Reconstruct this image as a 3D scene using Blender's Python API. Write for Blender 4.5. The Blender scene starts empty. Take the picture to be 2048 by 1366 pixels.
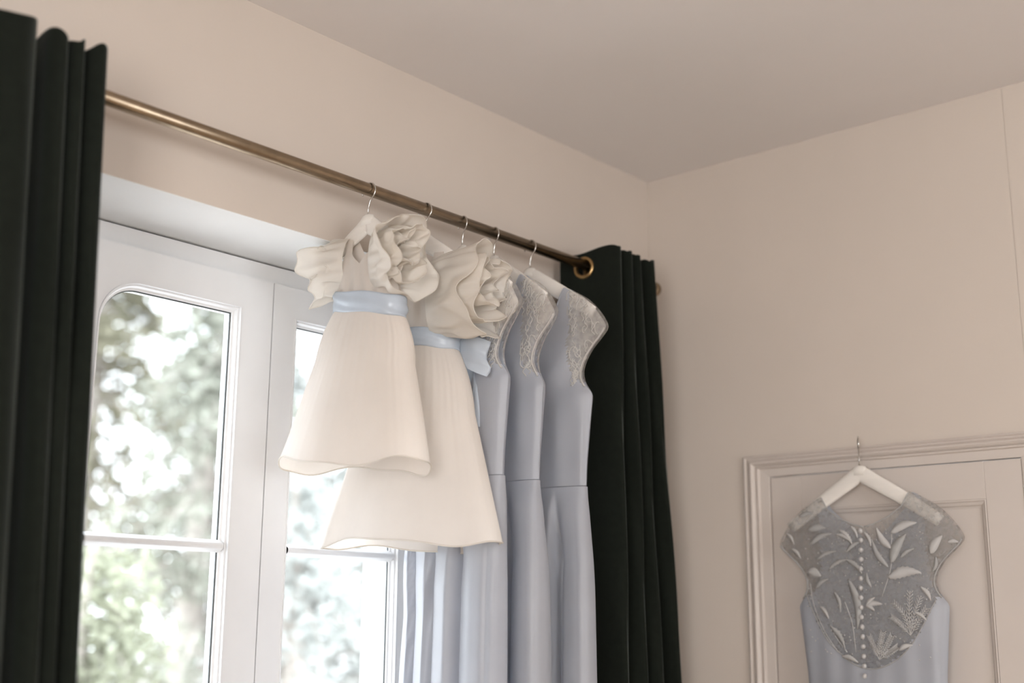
import bpy, bmesh, math, random
import numpy as np
from mathutils import Vector, Matrix

# ------------------------------------------------------------------ camera
scene = bpy.context.scene
COL = scene.collection
CAM = Vector((-3.0, -2.08, 1.61))
F_PX, YAW, PITCH, ROLL = 2489.8, 0.85117, 0.22214, 0.0071
def cam_axes(yaw, pitch, roll):
    f0 = Vector((math.sin(yaw), math.cos(yaw), 0)); r0 = Vector((math.cos(yaw), -math.sin(yaw), 0)); u0 = Vector((0, 0, 1))
    f = math.cos(pitch)*f0 + math.sin(pitch)*u0
    u = -math.sin(pitch)*f0 + math.cos(pitch)*u0
    return math.cos(roll)*r0 + math.sin(roll)*u, -math.sin(roll)*r0 + math.cos(roll)*u, f
cr, cu, cf = cam_axes(YAW, PITCH, ROLL)
cam_data = bpy.data.cameras.new('camera')
cam_data.sensor_width = 36.0
cam_data.sensor_fit = 'HORIZONTAL'
cam_data.lens = F_PX*36.0/2048.0
cam_data.clip_start = 0.05
cam_data.dof.use_dof = True
cam_data.dof.focus_distance = 2.8
cam_data.dof.aperture_fstop = 1.35
cam = bpy.data.objects.new('camera', cam_data)
COL.objects.link(cam)
cam.matrix_world = Matrix(((cr.x, cu.x, -cf.x, CAM.x), (cr.y, cu.y, -cf.y, CAM.y), (cr.z, cu.z, -cf.z, CAM.z), (0, 0, 0, 1)))
scene.camera = cam

# ------------------------------------------------------------------ world, daylight, exposure
world = bpy.data.worlds.new('overcast_sky')
scene.world = world
world.use_nodes = True
bg = world.node_tree.nodes['Background']
bg.inputs['Color'].default_value = (0.88, 0.95, 1.03, 1)
bg.inputs['Strength'].default_value = 6.4

def area_light(name, loc, target, sx, sy, power, color):
    d = bpy.data.lights.new(name, 'AREA'); d.shape = 'RECTANGLE'; d.size = sx; d.size_y = sy
    d.energy = power; d.color = color
    o = bpy.data.objects.new(name, d); COL.objects.link(o); o.location = loc
    o.rotation_euler = (Vector(target)-Vector(loc)).to_track_quat('-Z', 'Y').to_euler()
    return o
# daylight through the two other windows of the room (behind and left of the camera)
area_light('rear_window_daylight', (-2.3, -4.62, 1.75), (-2.3, 0, 1.95), 1.7, 1.5, 12, (1.0, 0.925, 0.855))
area_light('side_window_daylight', (-4.72, -2.6, 1.75), (0, -2.2, 1.95), 1.5, 1.5, 58, (1.0, 0.925, 0.855))

vs = scene.view_settings
vs.view_transform = 'Standard'
vs.look = 'None'
vs.exposure = 0.05
vs.gamma = 1.0
vs.use_curve_mapping = False
cy = scene.cycles
cy.max_bounces = 5; cy.diffuse_bounces = 3; cy.glossy_bounces = 2; cy.transmission_bounces = 3; cy.transparent_max_bounces = 8
cy.use_light_tree = False; cy.use_adaptive_sampling = True; cy.adaptive_threshold = 0.025
cy.caustics_reflective = False; cy.caustics_refractive = False

rng = random.Random(7)

# ------------------------------------------------------------------ materials
def new_mat(name):
    m = bpy.data.materials.new(name); m.use_nodes = True
    nt = m.node_tree
    return m, nt, nt.nodes['Principled BSDF'], nt.nodes['Material Output']

def pbr(name, color, rough=0.5, metal=0.0, noise=0.0, nscale=20.0, bump=0.0, bscale=200.0, sheen=0.0, sheen_tint=None,
        transl=0.0, transl_col=None, stretch=None, spec=None, aniso=0.0):
    m, nt, p, out = new_mat(name)
    p.inputs['Base Color'].default_value = (*color, 1)
    p.inputs['Roughness'].default_value = rough
    p.inputs['Metallic'].default_value = metal
    if spec is not None: p.inputs['Specular IOR Level'].default_value = spec
    if sheen:
        p.inputs['Sheen Weight'].default_value = sheen
        p.inputs['Sheen Roughness'].default_value = 0.35
        if sheen_tint: p.inputs['Sheen Tint'].default_value = (*sheen_tint, 1)
    tc = nt.nodes.new('ShaderNodeTexCoord')
    src = tc.outputs['Object']
    if stretch:
        mp = nt.nodes.new('ShaderNodeMapping'); mp.inputs['Scale'].default_value = stretch
        nt.links.new(src, mp.inputs['Vector']); src = mp.outputs['Vector']
    col_out = None
    if noise:
        nz = nt.nodes.new('ShaderNodeTexNoise'); nz.inputs['Scale'].default_value = nscale; nz.inputs['Detail'].default_value = 4
        nt.links.new(src, nz.inputs['Vector'])
        rmp = nt.nodes.new('ShaderNodeValToRGB')
        lo = [max(0, c*(1-noise)) for c in color]; hi = [min(1, c*(1+noise)) for c in color]
        rmp.color_ramp.elements[0].position = 0.3; rmp.color_ramp.elements[1].position = 0.7
        rmp.color_ramp.elements[0].color = (*lo, 1); rmp.color_ramp.elements[1].color = (*hi, 1)
        nt.links.new(nz.outputs['Fac'], rmp.inputs['Fac'])
        nt.links.new(rmp.outputs['Color'], p.inputs['Base Color'])
        col_out = rmp.outputs['Color']
    if bump:
        nb = nt.nodes.new('ShaderNodeTexNoise'); nb.inputs['Scale'].default_value = bscale; nb.inputs['Detail'].default_value = 3
        nt.links.new(src, nb.inputs['Vector'])
        b = nt.nodes.new('ShaderNodeBump'); b.inputs['Strength'].default_value = bump; b.inputs['Distance'].default_value = 0.002
        nt.links.new(nb.outputs['Fac'], b.inputs['Height']); nt.links.new(b.outputs['Normal'], p.inputs['Normal'])
    if transl:
        t = nt.nodes.new('ShaderNodeBsdfTranslucent')
        t.inputs['Color'].default_value = (*(transl_col or color), 1)
        mx = nt.nodes.new('ShaderNodeMixShader'); mx.inputs['Fac'].default_value = transl
        nt.links.new(p.outputs['BSDF'], mx.inputs[1]); nt.links.new(t.outputs['BSDF'], mx.inputs[2])
        nt.links.new(mx.outputs['Shader'], out.inputs['Surface'])
    return m

def sheer(name, color, opacity, rough=0.7, nscale=90, transl=0.3):
    m, nt, p, out = new_mat(name)
    p.inputs['Base Color'].default_value = (*color, 1); p.inputs['Roughness'].default_value = rough
    tl = nt.nodes.new('ShaderNodeBsdfTranslucent'); tl.inputs['Color'].default_value = (*color, 1)
    m1 = nt.nodes.new('ShaderNodeMixShader'); m1.inputs['Fac'].default_value = transl
    nt.links.new(p.outputs['BSDF'], m1.inputs[1]); nt.links.new(tl.outputs['BSDF'], m1.inputs[2])
    tr = nt.nodes.new('ShaderNodeBsdfTransparent')
    m2 = nt.nodes.new('ShaderNodeMixShader')
    tc = nt.nodes.new('ShaderNodeTexCoord')
    nz = nt.nodes.new('ShaderNodeTexNoise'); nz.inputs['Scale'].default_value = nscale
    nt.links.new(tc.outputs['Object'], nz.inputs['Vector'])
    mr = nt.nodes.new('ShaderNodeMapRange'); mr.inputs['From Min'].default_value = .3; mr.inputs['From Max'].default_value = .7
    mr.inputs['To Min'].default_value = max(0, opacity-.12); mr.inputs['To Max'].default_value = min(1, opacity+.12)
    nt.links.new(nz.outputs['Fac'], mr.inputs['Value']); nt.links.new(mr.outputs['Result'], m2.inputs['Fac'])
    nt.links.new(tr.outputs['BSDF'], m2.inputs[1]); nt.links.new(m1.outputs['Shader'], m2.inputs[2])
    nt.links.new(m2.outputs['Shader'], out.inputs['Surface'])
    return m

def glass_mat():
    m, nt, p, out = new_mat('window_glass')
    nt.nodes.remove(p)
    tr = nt.nodes.new('ShaderNodeBsdfTransparent'); tr.inputs['Color'].default_value = (.98, .985, .985, 1)
    gl = nt.nodes.new('ShaderNodeBsdfGlossy'); gl.inputs['Roughness'].default_value = 0.02
    lw = nt.nodes.new('ShaderNodeFresnel'); lw.inputs['IOR'].default_value = 1.45
    mx = nt.nodes.new('ShaderNodeMixShader')
    nt.links.new(lw.outputs['Fac'], mx.inputs['Fac']); nt.links.new(tr.outputs['BSDF'], mx.inputs[1]); nt.links.new(gl.outputs['BSDF'], mx.inputs[2])
    nt.links.new(mx.outputs['Shader'], out.inputs['Surface'])
    return m

M = {}
M['wall'] = pbr('plaster_pink_wall', (0.62, 0.54, 0.468), 0.9, noise=0.02, nscale=3, bump=0.08, bscale=120)
M['ceiling'] = pbr('ceiling_paint', (0.78, 0.725, 0.69), 0.95, noise=0.015, nscale=2, bump=0.05, bscale=90)
M['white'] = pbr('white_gloss_paint', (0.85, 0.845, 0.84), 0.35, noise=0.02, nscale=8, bump=0.04, bscale=60)
M['reveal'] = pbr('white_reveal_plaster', (0.84, 0.835, 0.82), 0.85, noise=0.02, nscale=5, bump=0.08, bscale=120)
M['door'] = pbr('warm_door_paint', (0.60, 0.53, 0.475), 0.5, noise=0.02, nscale=6, bump=0.05, bscale=60)
M['floor'] = pbr('oak_boards', (0.50, 0.40, 0.30), 0.45, noise=0.25, nscale=6, stretch=(1, 12, 1), bump=0.05)
M['glass'] = glass_mat()
M['seal'] = pbr('dark_glazing_seal', (0.05, 0.055, 0.05), 0.5)
M['brass'] = pbr('antique_brass', (0.31, 0.24, 0.168), 0.27, 1.0, noise=0.12, nscale=30, stretch=(1, 1, 1))
M['ring'] = pbr('bronze_grommet', (0.42, 0.28, 0.13), 0.3, 1.0, noise=0.1, nscale=40)
M['chrome'] = pbr('chrome_wire', (0.62, 0.60, 0.57), 0.22, 1.0, noise=0.05, nscale=60)
M['hanger'] = pbr('white_lacquered_wood', (0.78, 0.73, 0.67), 0.35, noise=0.03, nscale=12, stretch=(1, 8, 8))
M['velvet'] = pbr('dark_green_velvet', (0.008, 0.010, 0.007), 0.85, noise=0.14, nscale=60, bump=0.2, bscale=450, sheen=0.7, sheen_tint=(0.42, 0.48, 0.46), spec=0.12)
M['velvet_back'] = M['velvet']
M['blue'] = pbr('pale_blue_crepe', (0.51, 0.515, 0.545), 0.38, noise=0.04, nscale=14, bump=0.05, bscale=500, sheen=0.15, transl=0.36, transl_col=(.62, .67, .76))
M['blue_satin'] = pbr('blue_satin_ribbon', (0.58, 0.63, 0.69), 0.26, noise=0.04, nscale=30, transl=0.25, transl_col=(.6, .7, .82))
M['cream'] = pbr('cream_silk', (0.765, 0.70, 0.64), 0.55, noise=0.04, nscale=10, bump=0.12, bscale=140, sheen=0.1, transl=0.38, transl_col=(.93, .86, .78))
M['organza'] = pbr('cream_organza', (0.83, 0.785, 0.725), 0.5, noise=0.05, nscale=18, bump=0.1, bscale=160, transl=0.40, transl_col=(.95, .88, .78))
M['lace'] = sheer('beige_tulle_lace', (0.74, 0.70, 0.66), 0.45)
M['lace_door'] = sheer('grey_tulle_lace', (0.40, 0.385, 0.37), 0.42)
M['thread'] = pbr('white_embroidery', (0.66, 0.63, 0.59), 0.6, noise=0.05, nscale=60, transl=0.2)
M['applique'] = pbr('pale_applique', (0.60, 0.58, 0.56), 0.6, noise=0.06, nscale=50, transl=0.2)
M['applique_grey'] = pbr('grey_applique', (0.46, 0.45, 0.435), 0.6, noise=0.06, nscale=50, transl=0.2)
M['button'] = pbr('pearl_button', (0.50, 0.48, 0.465), 0.3, noise=0.04, nscale=60)
M['zip'] = pbr('zip_metal', (0.20, 0.16, 0.12), 0.35, 0.8, noise=0.2, nscale=300)
M['bark'] = pbr('grey_bark', (0.40, 0.36, 0.32), 0.9, noise=0.25, nscale=8, bump=0.5, bscale=15)
M['leaf_a'] = pbr('sage_needles', (0.28, 0.285, 0.235), 0.8, noise=0.15, nscale=1.5, transl=0.25)
M['leaf_b'] = pbr('silver_needles', (0.40, 0.41, 0.385), 0.8, noise=0.12, nscale=1.5, transl=0.25)
M['leaf_c'] = pbr('olive_needles', (0.18, 0.17, 0.115), 0.85, noise=0.2, nscale=1.5, transl=0.2)
M['leaf_d'] = pbr('fresh_leaves', (0.31, 0.32, 0.235), 0.8, noise=0.15, nscale=1.5, transl=0.3)
M['lawn'] = pbr('pale_gravel', (0.66, 0.64, 0.62), 0.95, noise=0.15, nscale=0.6)
M['render'] = pbr('white_render', (0.85, 0.85, 0.84), 0.9, noise=0.02, nscale=3)

# ------------------------------------------------------------------ mesh helpers
def mesh_obj(name, verts, faces, mat, parent=None, smooth=True, weld=False):
    me = bpy.data.meshes.new(name)
    me.from_pydata([tuple(map(float, v)) for v in verts], [], [tuple(int(i) for i in f) for f in faces])
    me.update()
    if weld:
        bm = bmesh.new(); bm.from_mesh(me); bmesh.ops.remove_doubles(bm, verts=bm.verts, dist=1e-5); bm.to_mesh(me); bm.free()
    if smooth:
        me.polygons.foreach_set('use_smooth', [True]*len(me.polygons))
    if mat: me.materials.append(mat)
    o = bpy.data.objects.new(name, me); COL.objects.link(o)
    if parent: o.parent = parent
    return o

def empty(name, loc, rz=0.0):
    o = bpy.data.objects.new(name, None); COL.objects.link(o)
    o.location = loc; o.rotation_euler = (0, 0, rz); o.empty_display_size = 0.05
    return o

def tag(o, label, cat=None, group=None, kind=None):
    if label: o['label'] = label
    if cat: o['category'] = cat
    if group: o['group'] = group
    if kind: o['kind'] = kind
    return o

class MB:
    def __init__(s): s.v = []; s.f = []
    def add(s, vs, fs):
        k = len(s.v); s.v.extend(vs); s.f.extend([tuple(i+k for i in f) for f in fs])
    def box(s, x0, x1, y0, y1, z0, z1):
        v = [(x, y, z) for x in (x0, x1) for y in (y0, y1) for z in (z0, z1)]
        s.add(v, [(0, 1, 3, 2), (4, 6, 7, 5), (0, 4, 5, 1), (2, 3, 7, 6), (0, 2, 6, 4), (1, 5, 7, 3)])
        return s
    def tube(s, pts, r, n=10, caps=True, flat=None, closed=False):
        # swept tube; r scalar or list; flat=(normal_scale, axis)
        P = [Vector(p) for p in pts]; R = r if isinstance(r, (list, tuple)) else [r]*len(P)
        rings = []; up = None
        for i, p in enumerate(P):
            if closed: t = (P[(i+1) % len(P)]-P[i-1]).normalized()
            else: t = (P[min(i+1, len(P)-1)]-P[max(i-1, 0)]).normalized()
            if up is None:
                up = Vector((0, 0, 1)) if abs(t.z) < .9 else Vector((0, 1, 0))
            a = (up-up.dot(t)*t).normalized(); b = t.cross(a); up = a
            rings.append([p+R[i]*(math.cos(2*math.pi*k/n)*a+math.sin(2*math.pi*k/n)*b) for k in range(n)])
        if flat:
            ax, sc = flat
            for i, ring in enumerate(rings):
                for q in ring: q[ax] = P[i][ax]+(q[ax]-P[i][ax])*sc
        v = [q for ring in rings for q in ring]; f = []
        m = len(P)
        for i in range(m if closed else m-1):
            for k in range(n):
                j = (i+1) % m
                f.append((i*n+k, i*n+(k+1) % n, j*n+(k+1) % n, j*n+k))
        if caps and not closed:
            f.append(tuple(range(n-1, -1, -1))); f.append(tuple((m-1)*n+k for k in range(n)))
        s.add(v, f); return s
    def sphere(s, c, r, n=10, m=6, sc=(1, 1, 1)):
        v = []; f = []
        for i in range(m+1):
            a = math.pi*i/m
            for k in range(n):
                b = 2*math.pi*k/n
                v.append((c[0]+r*sc[0]*math.sin(a)*math.cos(b), c[1]+r*sc[1]*math.sin(a)*math.sin(b), c[2]+r*sc[2]*math.cos(a)))
        for i in range(m):
            for k in range(n): f.append((i*n+k, (i+1)*n+k, (i+1)*n+(k+1) % n, i*n+(k+1) % n))
        s.add(v, f); return s
    def build(s, name, mat, parent=None, smooth=False):
        return mesh_obj(name, s.v, s.f, mat, parent, smooth)

def bevel(o, w=0.003, seg=2):
    b = o.modifiers.new('bevel', 'BEVEL'); b.width = w; b.segments = seg; b.limit_method = 'ANGLE'; b.angle_limit = math.radians(40)
    return o

def struct(name, mb, mat, label=None, smooth=False):
    o = mb.build(name, mat, None, smooth); o['kind'] = 'structure'
    if label: o['label'] = label
    return o

# ------------------------------------------------------------------ room shell
CEIL = 2.932
XL, YR = -4.6, -4.5             # left wall, rear wall
WX0, WX1, WZ0, WZ1 = -1.88, -0.585, 0.85, 2.446     # inner window opening
OX0, OX1 = -1.72, -0.775                            # outer opening
YF, YO = 0.235, 0.38                                # frame plane, outer face
def wall_with_hole(axis, c0, c1, a0, a1, h0, h1, z0, z1, zt):
    mb = MB()
    for (p, q, r, s) in ((a0, h0, 0, zt), (h1, a1, 0, zt), (h0, h1, 0, z0), (h0, h1, z1, zt)):
        if axis == 'y': mb.box(p, q, c0, c1, r, s)
        else: mb.box(c0, c1, p, q, r, s)
    return mb
# window wall: inner leaf (deep reveal) and narrower outer leaf, one structure with white reveal lining
mb = wall_with_hole('y', 0.0, 0.29, XL-.3, 0.0, WX0, WX1, WZ0, WZ1, CEIL)
wb = struct('wall_back', mb, M['wall'], 'pink plaster window wall above the curtain rod')
mb = MB()                        # thin white plaster lining of the inner reveal
t = 0.0015
mb.box(WX0-t, WX1+t, 0.001, 0.2895, WZ1-t, WZ1+.0005)
mb.box(WX0-.0005, WX0+t, 0.001, 0.2895, WZ0, WZ1-t)
mb.box(WX1-t, WX1+.0005, 0.001, 0.2895, WZ0, WZ1-t)
mb.box(WX0, WX1, -0.03, 0.2895, WZ0-.03, WZ0+t)
rv = struct('trim_1', mb, M['reveal'], 'white plaster lining of the deep window reveal')
mb = wall_with_hole('y', 0.2905, YO, XL-.3, 0.3, OX0, OX1, WZ0, 2.44, CEIL+.2)
struct('wall_outer', mb, M['render'], 'white rendered outer leaf of the window wall')
mb = MB().box(0.0, 0.14, YR-.1, -1.062-.02, 0, CEIL).box(0.0, 0.14, -0.382, 0.29, 0, CEIL).box(0.0, 0.14, -1.0825, -0.382, 2.006, CEIL)
struct('wall_right', mb, M['wall'], 'pink plaster wall with the panelled door')
struct('wall_left', wall_with_hole('x', XL-.14, XL, YR, 0.0, -3.4, -1.9, 0.95, 2.45, CEIL), M['wall'], 'pink plaster wall left of the camera')
struct('wall_rear', wall_with_hole('y', YR-.14, YR, XL-.14, 0.0, -3.15, -1.45, 0.95, 2.45, CEIL), M['wall'], 'pink plaster wall behind the camera')
struct('ceiling', MB().box(XL-.14, 0.14, YR-.14, 0.29, CEIL, CEIL+.1), M['ceiling'], 'plain off-white ceiling')
fl = struct('floor', MB().box(XL-.14, 0.14, YR-.14, 0.29, -.12, -.012), M['floor'], 'oak board floor')
nb = 26
plank = None
for i in range(nb):
    w = (0-XL)/nb
    if plank is None:
        plank = MB().box(-w/2+.001, w/2-.001, YR, 0, -.012, 0.0).build('plank', M['floor'], fl); o = plank
    else:
        o = plank.copy(); COL.objects.link(o)
    o.location = (XL+w*(i+.5), 0, 0)
struct('baseboard_back', bevel(MB().box(XL, 0, -.018, -.0005, 0.0005, .14).build('tmp', None)) and MB().box(XL, -.0, -.018, -.0005, 0.0005, .14), M['white'])
bpy.data.objects.remove(bpy.data.objects['tmp'])
struct('baseboard_right', MB().box(-.018, -.0005, -.305, -.019, 0.0005, .14), M['white'])

# ------------------------------------------------------------------ window (double casement in the reveal)
win = empty('window_1', (-1.2325, YF, WZ0)); tag(win, 'white double casement window with rounded pane corners behind the dresses', None, None, 'structure')
wx, wy, wz = win.location
def W(mb, name, mat, parent=None, smooth=False):
    mb.v = [(v[0]-wx, v[1]-wy, v[2]-wz) for v in mb.v]
    o = mb.build(name, mat, parent or win, smooth); return o
# fixed frame
fr = MB()
SX0, SXM, SX1 = -1.742, -1.219, -0.722       # sash limits and meeting seam
SZ0, SZ1 = WZ0+.065, 2.396
fr.box(WX0+.006, SX0, YF+.012, YF+.052, WZ0+.006, WZ1-.006).box(SX1, WX1-.006, YF+.012, YF+.052, WZ0+.006, WZ1-.006)
fr.box(SX0, SX1, YF+.012, YF+.052, SZ1+.002, WZ1-.006).box(SX0, SX1, YF+.012, YF+.052, WZ0+.006, SZ0-.002)
W(fr, 'window_frame', M['white'])

def rounded_outline(x0, x1, z0, z1, r_tl, r_tr, n=14):
    pts = [(x0, z0), (x1, z0)]
    if r_tr:
        for k in range(n+1):
            a = math.pi/2*k/n; pts.append((x1-r_tr+r_tr*math.cos(a), z1-r_tr+r_tr*math.sin(a)))
    else: pts.append((x1, z1))
    if r_tl:
        for k in range(n+1):
            a = math.pi/2+math.pi/2*k/n; pts.append((x0+r_tl+r_tl*math.cos(a), z1-r_tl+r_tl*math.sin(a)))
    else: pts.append((x0, z1))
    return pts
def offset_outline(x0, x1, z0, z1, r_tl, r_tr, d):
    return rounded_outline(x0-d, x1+d, z0-d, z1+d, r_tl+d if r_tl else 0, r_tr+d if r_tr else 0)
def frame_between(mb, A, ya, B, yb):
    n = len(A); v = [(x, ya, z) for x, z in A]+[(x, yb, z) for x, z in B]
    mb.add(v, [(k, (k+1) % n, n+(k+1) % n, n+k) for k in range(n)])
PZ1, PZM1, PZM0 = 2.306, 1.783, 1.759         # pane top, muntin top, muntin bottom
PZ0 = SZ0+.10
def sash(x0, x1, px0, px1, r_tl, r_tr):
    root = MB()
    # stiles, bottom rail
    mb = MB(); y0, y1 = YF, YF+.045
    in_ = offset_outline(px0, px1, PZ0, PZ1, r_tl, r_tr, 0.014)
    n = len(in_)
    # face ring from the opening outline to the rectangular sash outline (projected radially to the rectangle)
    out = []
    for k, (x, z) in enumerate(in_):
        if k == 0: q = (x0, SZ0)
        elif k == 1: q = (x1, SZ0)
        else:
            cx = px1 if x > (px0+px1)/2 else px0
            if r_tr and x > (px0+px1)/2: f = (k-2)/14.0; q = (x1, SZ1) if f > .499 and f < .501 else ((x1, z) if f < .5 else (x, SZ1))
            elif r_tl and x < (px0+px1)/2:
                kk = k-(2+(15 if r_tr else 1)); f = kk/14.0; q = (x0, SZ1) if abs(f-.5) < .01 else ((x, SZ1) if f < .5 else (x0, z))
            else: q = (x1 if x > (px0+px1)/2 else x0, SZ1)
        out.append(q)
    frame_between(mb, out, y0, in_, y0)                       # front face
    frame_between(mb, in_, y1, out, y1)
    frame_between(mb, out, y1, out, y0)
    s_ = W(mb, 'sash', M['white'])
    # stepped glazing moulding: bead, cove, dark seal
    m2 = MB()
    A = offset_outline(px0, px1, PZ0, PZ1, r_tl, r_tr, .0145)
    Bb = offset_outline(px0, px1, PZ0, PZ1, r_tl, r_tr, .0115)
    Cc = offset_outline(px0, px1, PZ0, PZ1, r_tl, r_tr, .0075)
    Dd = offset_outline(px0, px1, PZ0, PZ1, r_tl, r_tr, .0045)
    Ee = offset_outline(px0, px1, PZ0, PZ1, r_tl, r_tr, .0)
    frame_between(m2, A, y0, A, y0-.003); frame_between(m2, A, y0-.003, Bb, y0-.003); frame_between(m2, Bb, y0-.003, Bb, y0+.006)
    frame_between(m2, Bb, y0+.006, Cc, y0+.006); frame_between(m2, Cc, y0+.006, Dd, y0+.014); frame_between(m2, Dd, y0+.014, Ee, y0+.016)
    frame_between(m2, Ee, y0+.016, Ee, y0+.045)
    W(m2, 'glazing_bead', M['white'], win)
    m2 = MB()
    E2 = offset_outline(px0, px1, PZ0, PZ1, r_tl, r_tr, -.0022)
    frame_between(m2, Ee, y0+.0205, E2, y0+.0205); frame_between(m2, E2, y0+.0205, E2, y0+.024)
    W(m2, 'glazing_seal', M['seal'], win)
    # muntins
    for (b0, b1) in ((PZM0, PZM1), (1.235, 1.259)):
        m3 = MB(); h = b1-b0
        prof = [(0.0, b0), (0.0, b1)]
        yy = [(y0+.018, b0-.002), (y0+.010, b0+.002), (y0+.003, b0+.006), (y0+.001, b0+.010), (y0+.001, b1-.010), (y0+.003, b1-.006), (y0+.010, b1-.002), (y0+.018, b1+.002), (y0+.04, b1), (y0+.04, b0)]
        k = len(yy)
        v = [(px0-.003, a, c) for a, c in yy]+[(px1+.003, a, c) for a, c in yy]
        m3.add(v, [(i, (i+1) % k, k+(i+1) % k, k+i) for i in range(k)])
        W(m3, 'muntin', M['white'], win)
    # panes
    zs = [(PZ0-.003, 1.235), (1.259, PZM0), (PZM1, PZ1+.003)]
    for i, (z0, z1) in enumerate(zs):
        m4 = MB()
        if i == 2: o_ = rounded_outline(px0-.003, px1+.003, z0, z1, r_tl, r_tr)
        else: o_ = rounded_outline(px0-.003, px1+.003, z0, z1, 0, 0)
        m4.add([(x, y0+.024, z) for x, z in o_], [tuple(range(len(o_)))])
        W(m4, 'pane', M['glass'], win)
sash(SX0, SXM-.0015, -1.657, -1.324, 0.085, 0)
sash(SXM+.0015, SX1, -1.137, -0.805, 0, 0.085)
mb = MB().box(SXM-.0012, SXM+.0012, YF+.02, YF+.045, SZ0, SZ1)
W(mb, 'seam_strip', M['white'])

# ------------------------------------------------------------------ door and architrave in the right wall
DY0, DY1, DZ1 = -0.387, -1.0575, 2.0
d = empty('door_1', (0.0, (DY0+DY1)/2, 0)); tag(d, 'warm white panelled door behind the hanging blue dress', None, None, 'structure')
def Dm(mb, name, mat, parent=None, smooth=False):
    mb.v = [(v[0], v[1]-d.location.y, v[2]) for v in mb.v]
    return mb.build(name, mat, parent or d, smooth)
PY0, PY1 = -0.478, -0.966
stile = MB().box(-.004, .034, PY0, DY0-.002, 0.006, DZ1-.003); bevel(Dm(stile, 'stile', M['door']), .0015)
stile = MB().box(-.004, .034, DY1+.002, PY1, 0.006, DZ1-.003); bevel(Dm(stile, 'stile', M['door']), .0015)
for (z0, z1) in ((1.907, DZ1-.003), (1.02, 1.17), (0.006, 0.24)):
    bevel(Dm(MB().box(-.004, .034, PY1, PY0, z0, z1), 'rail', M['door']), .0015)
for (z0, z1) in ((1.17, 1.907), (0.24, 1.02)):
    Dm(MB().box(.010, .026, PY1, PY0, z0, z1), 'panel', M['door'])
    m5 = MB()
    def rect(dd): return [(PY1+dd, z0+dd), (PY0-dd, z0+dd), (PY0-dd, z1-dd), (PY1+dd, z1-dd)]
    steps = [(0, -.004), (.003, -.0045), (.006, -.001), (.012, .002), (.016, .007), (.019, .0075), (.019, .0102)]
    for (a, xa), (b, xb) in zip(steps, steps[1:]):
        A, B = rect(a), rect(b)
        v = [(xa, y, z) for y, z in A]+[(xb, y, z) for y, z in B]
        m5.add(v, [(k, 4+k, 4+(k+1) % 4, (k+1) % 4) for k in range(4)])
    Dm(m5, 'panel_moulding', M['door'])
kb = MB().tube([(-.004, -0.44, 1.0), (-.01, -0.44, 1.0)], .026, 18).tube([(-.01, -0.44, 1.0), (-.035, -0.44, 1.0)], .009, 12).sphere((-.05, -.44, 1.0), .026, 16, 10)
Dm(kb, 'door_knob', M['brass'], None, True)
# architrave: stepped moulding mitred round the door
prof = [(0.079, -.0005), (0.079, -.011), (0.073, -.014), (0.068, -.009), (0.064, -.010), (.055, -.019), (.050, -.020), (.044, -.016), (.040, -.011), (.037, -.015), (.032, -.016), (.028, -.010), (.004, -.008), (0.0, -.007), (0.0, .02)]
m6 = MB()
def arch(o):   # outline offset o outward from door opening
    return [(DY0+o, 0.0), (DY0+o, DZ1+o*.75), (DY1-o, DZ1+o*.75), (DY1-o, 0.0)]
for (a, xa), (b, xb) in zip(prof, prof[1:]):
    A, B = arch(a), arch(b)
    v = [(xa, y, z) for y, z in A]+[(xb, y, z) for y, z in B]
    m6.add(v, [(k, k+1, 5+k, 4+k) for k in range(3)])
struct('trim_2', m6, M['door'], 'stepped warm white architrave round the door')

# ------------------------------------------------------------------ curtain rod
ROD_Y, ROD_Z, ROD_R = -0.11, 2.546, 0.0142
rod = empty('curtain_rod', (-1.25, ROD_Y, ROD_Z)); tag(rod, 'long antique brass curtain rod above the window', 'curtain rod')
def cyl(mb, pts, r, n=24): return mb.tube(pts, r, n)
cyl(MB(), [(-1.35, 0, 0), (1.09, 0, 0)], ROD_R, 32).build('pole', M['brass'], rod, True)
for s, x in ((-1, -1.35), (1, 1.09)):
    mb = MB().tube([(x-.004*s, 0, 0), (x+.012*s, 0, 0)], .019, 24).sphere((x+.024*s, 0, 0), .022, 20, 12)
    mb.build('finial', M['brass'], rod, True)
for x in (-1.28, 1.05):
    mb = MB().tube([(x, .1, -.045), (x, .104, -.045)], .024, 20).tube([(x, .1, -.045), (x, .03, -.045), (x, 0.004, -.032), (x, 0.0, -.018)], .006, 10)
    mb.build('bracket', M['brass'], rod, True)

# ------------------------------------------------------------------ curtains
def catmull(P, per):
    P = [np.array(p, float) for p in P]; out = []
    Q = [2*P[0]-P[1]]+P+[2*P[-1]-P[-2]]
    for i in range(1, len(Q)-2):
        for k in range(per):
            t = k/per; a, b, c, e = Q[i-1], Q[i], Q[i+1], Q[i+2]
            out.append(.5*((2*b)+(-a+c)*t+(2*a-5*b+4*c-e)*t*t+(-a+3*b-3*c+e)*t**3))
    out.append(P[-1]); return np.array(out)

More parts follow.
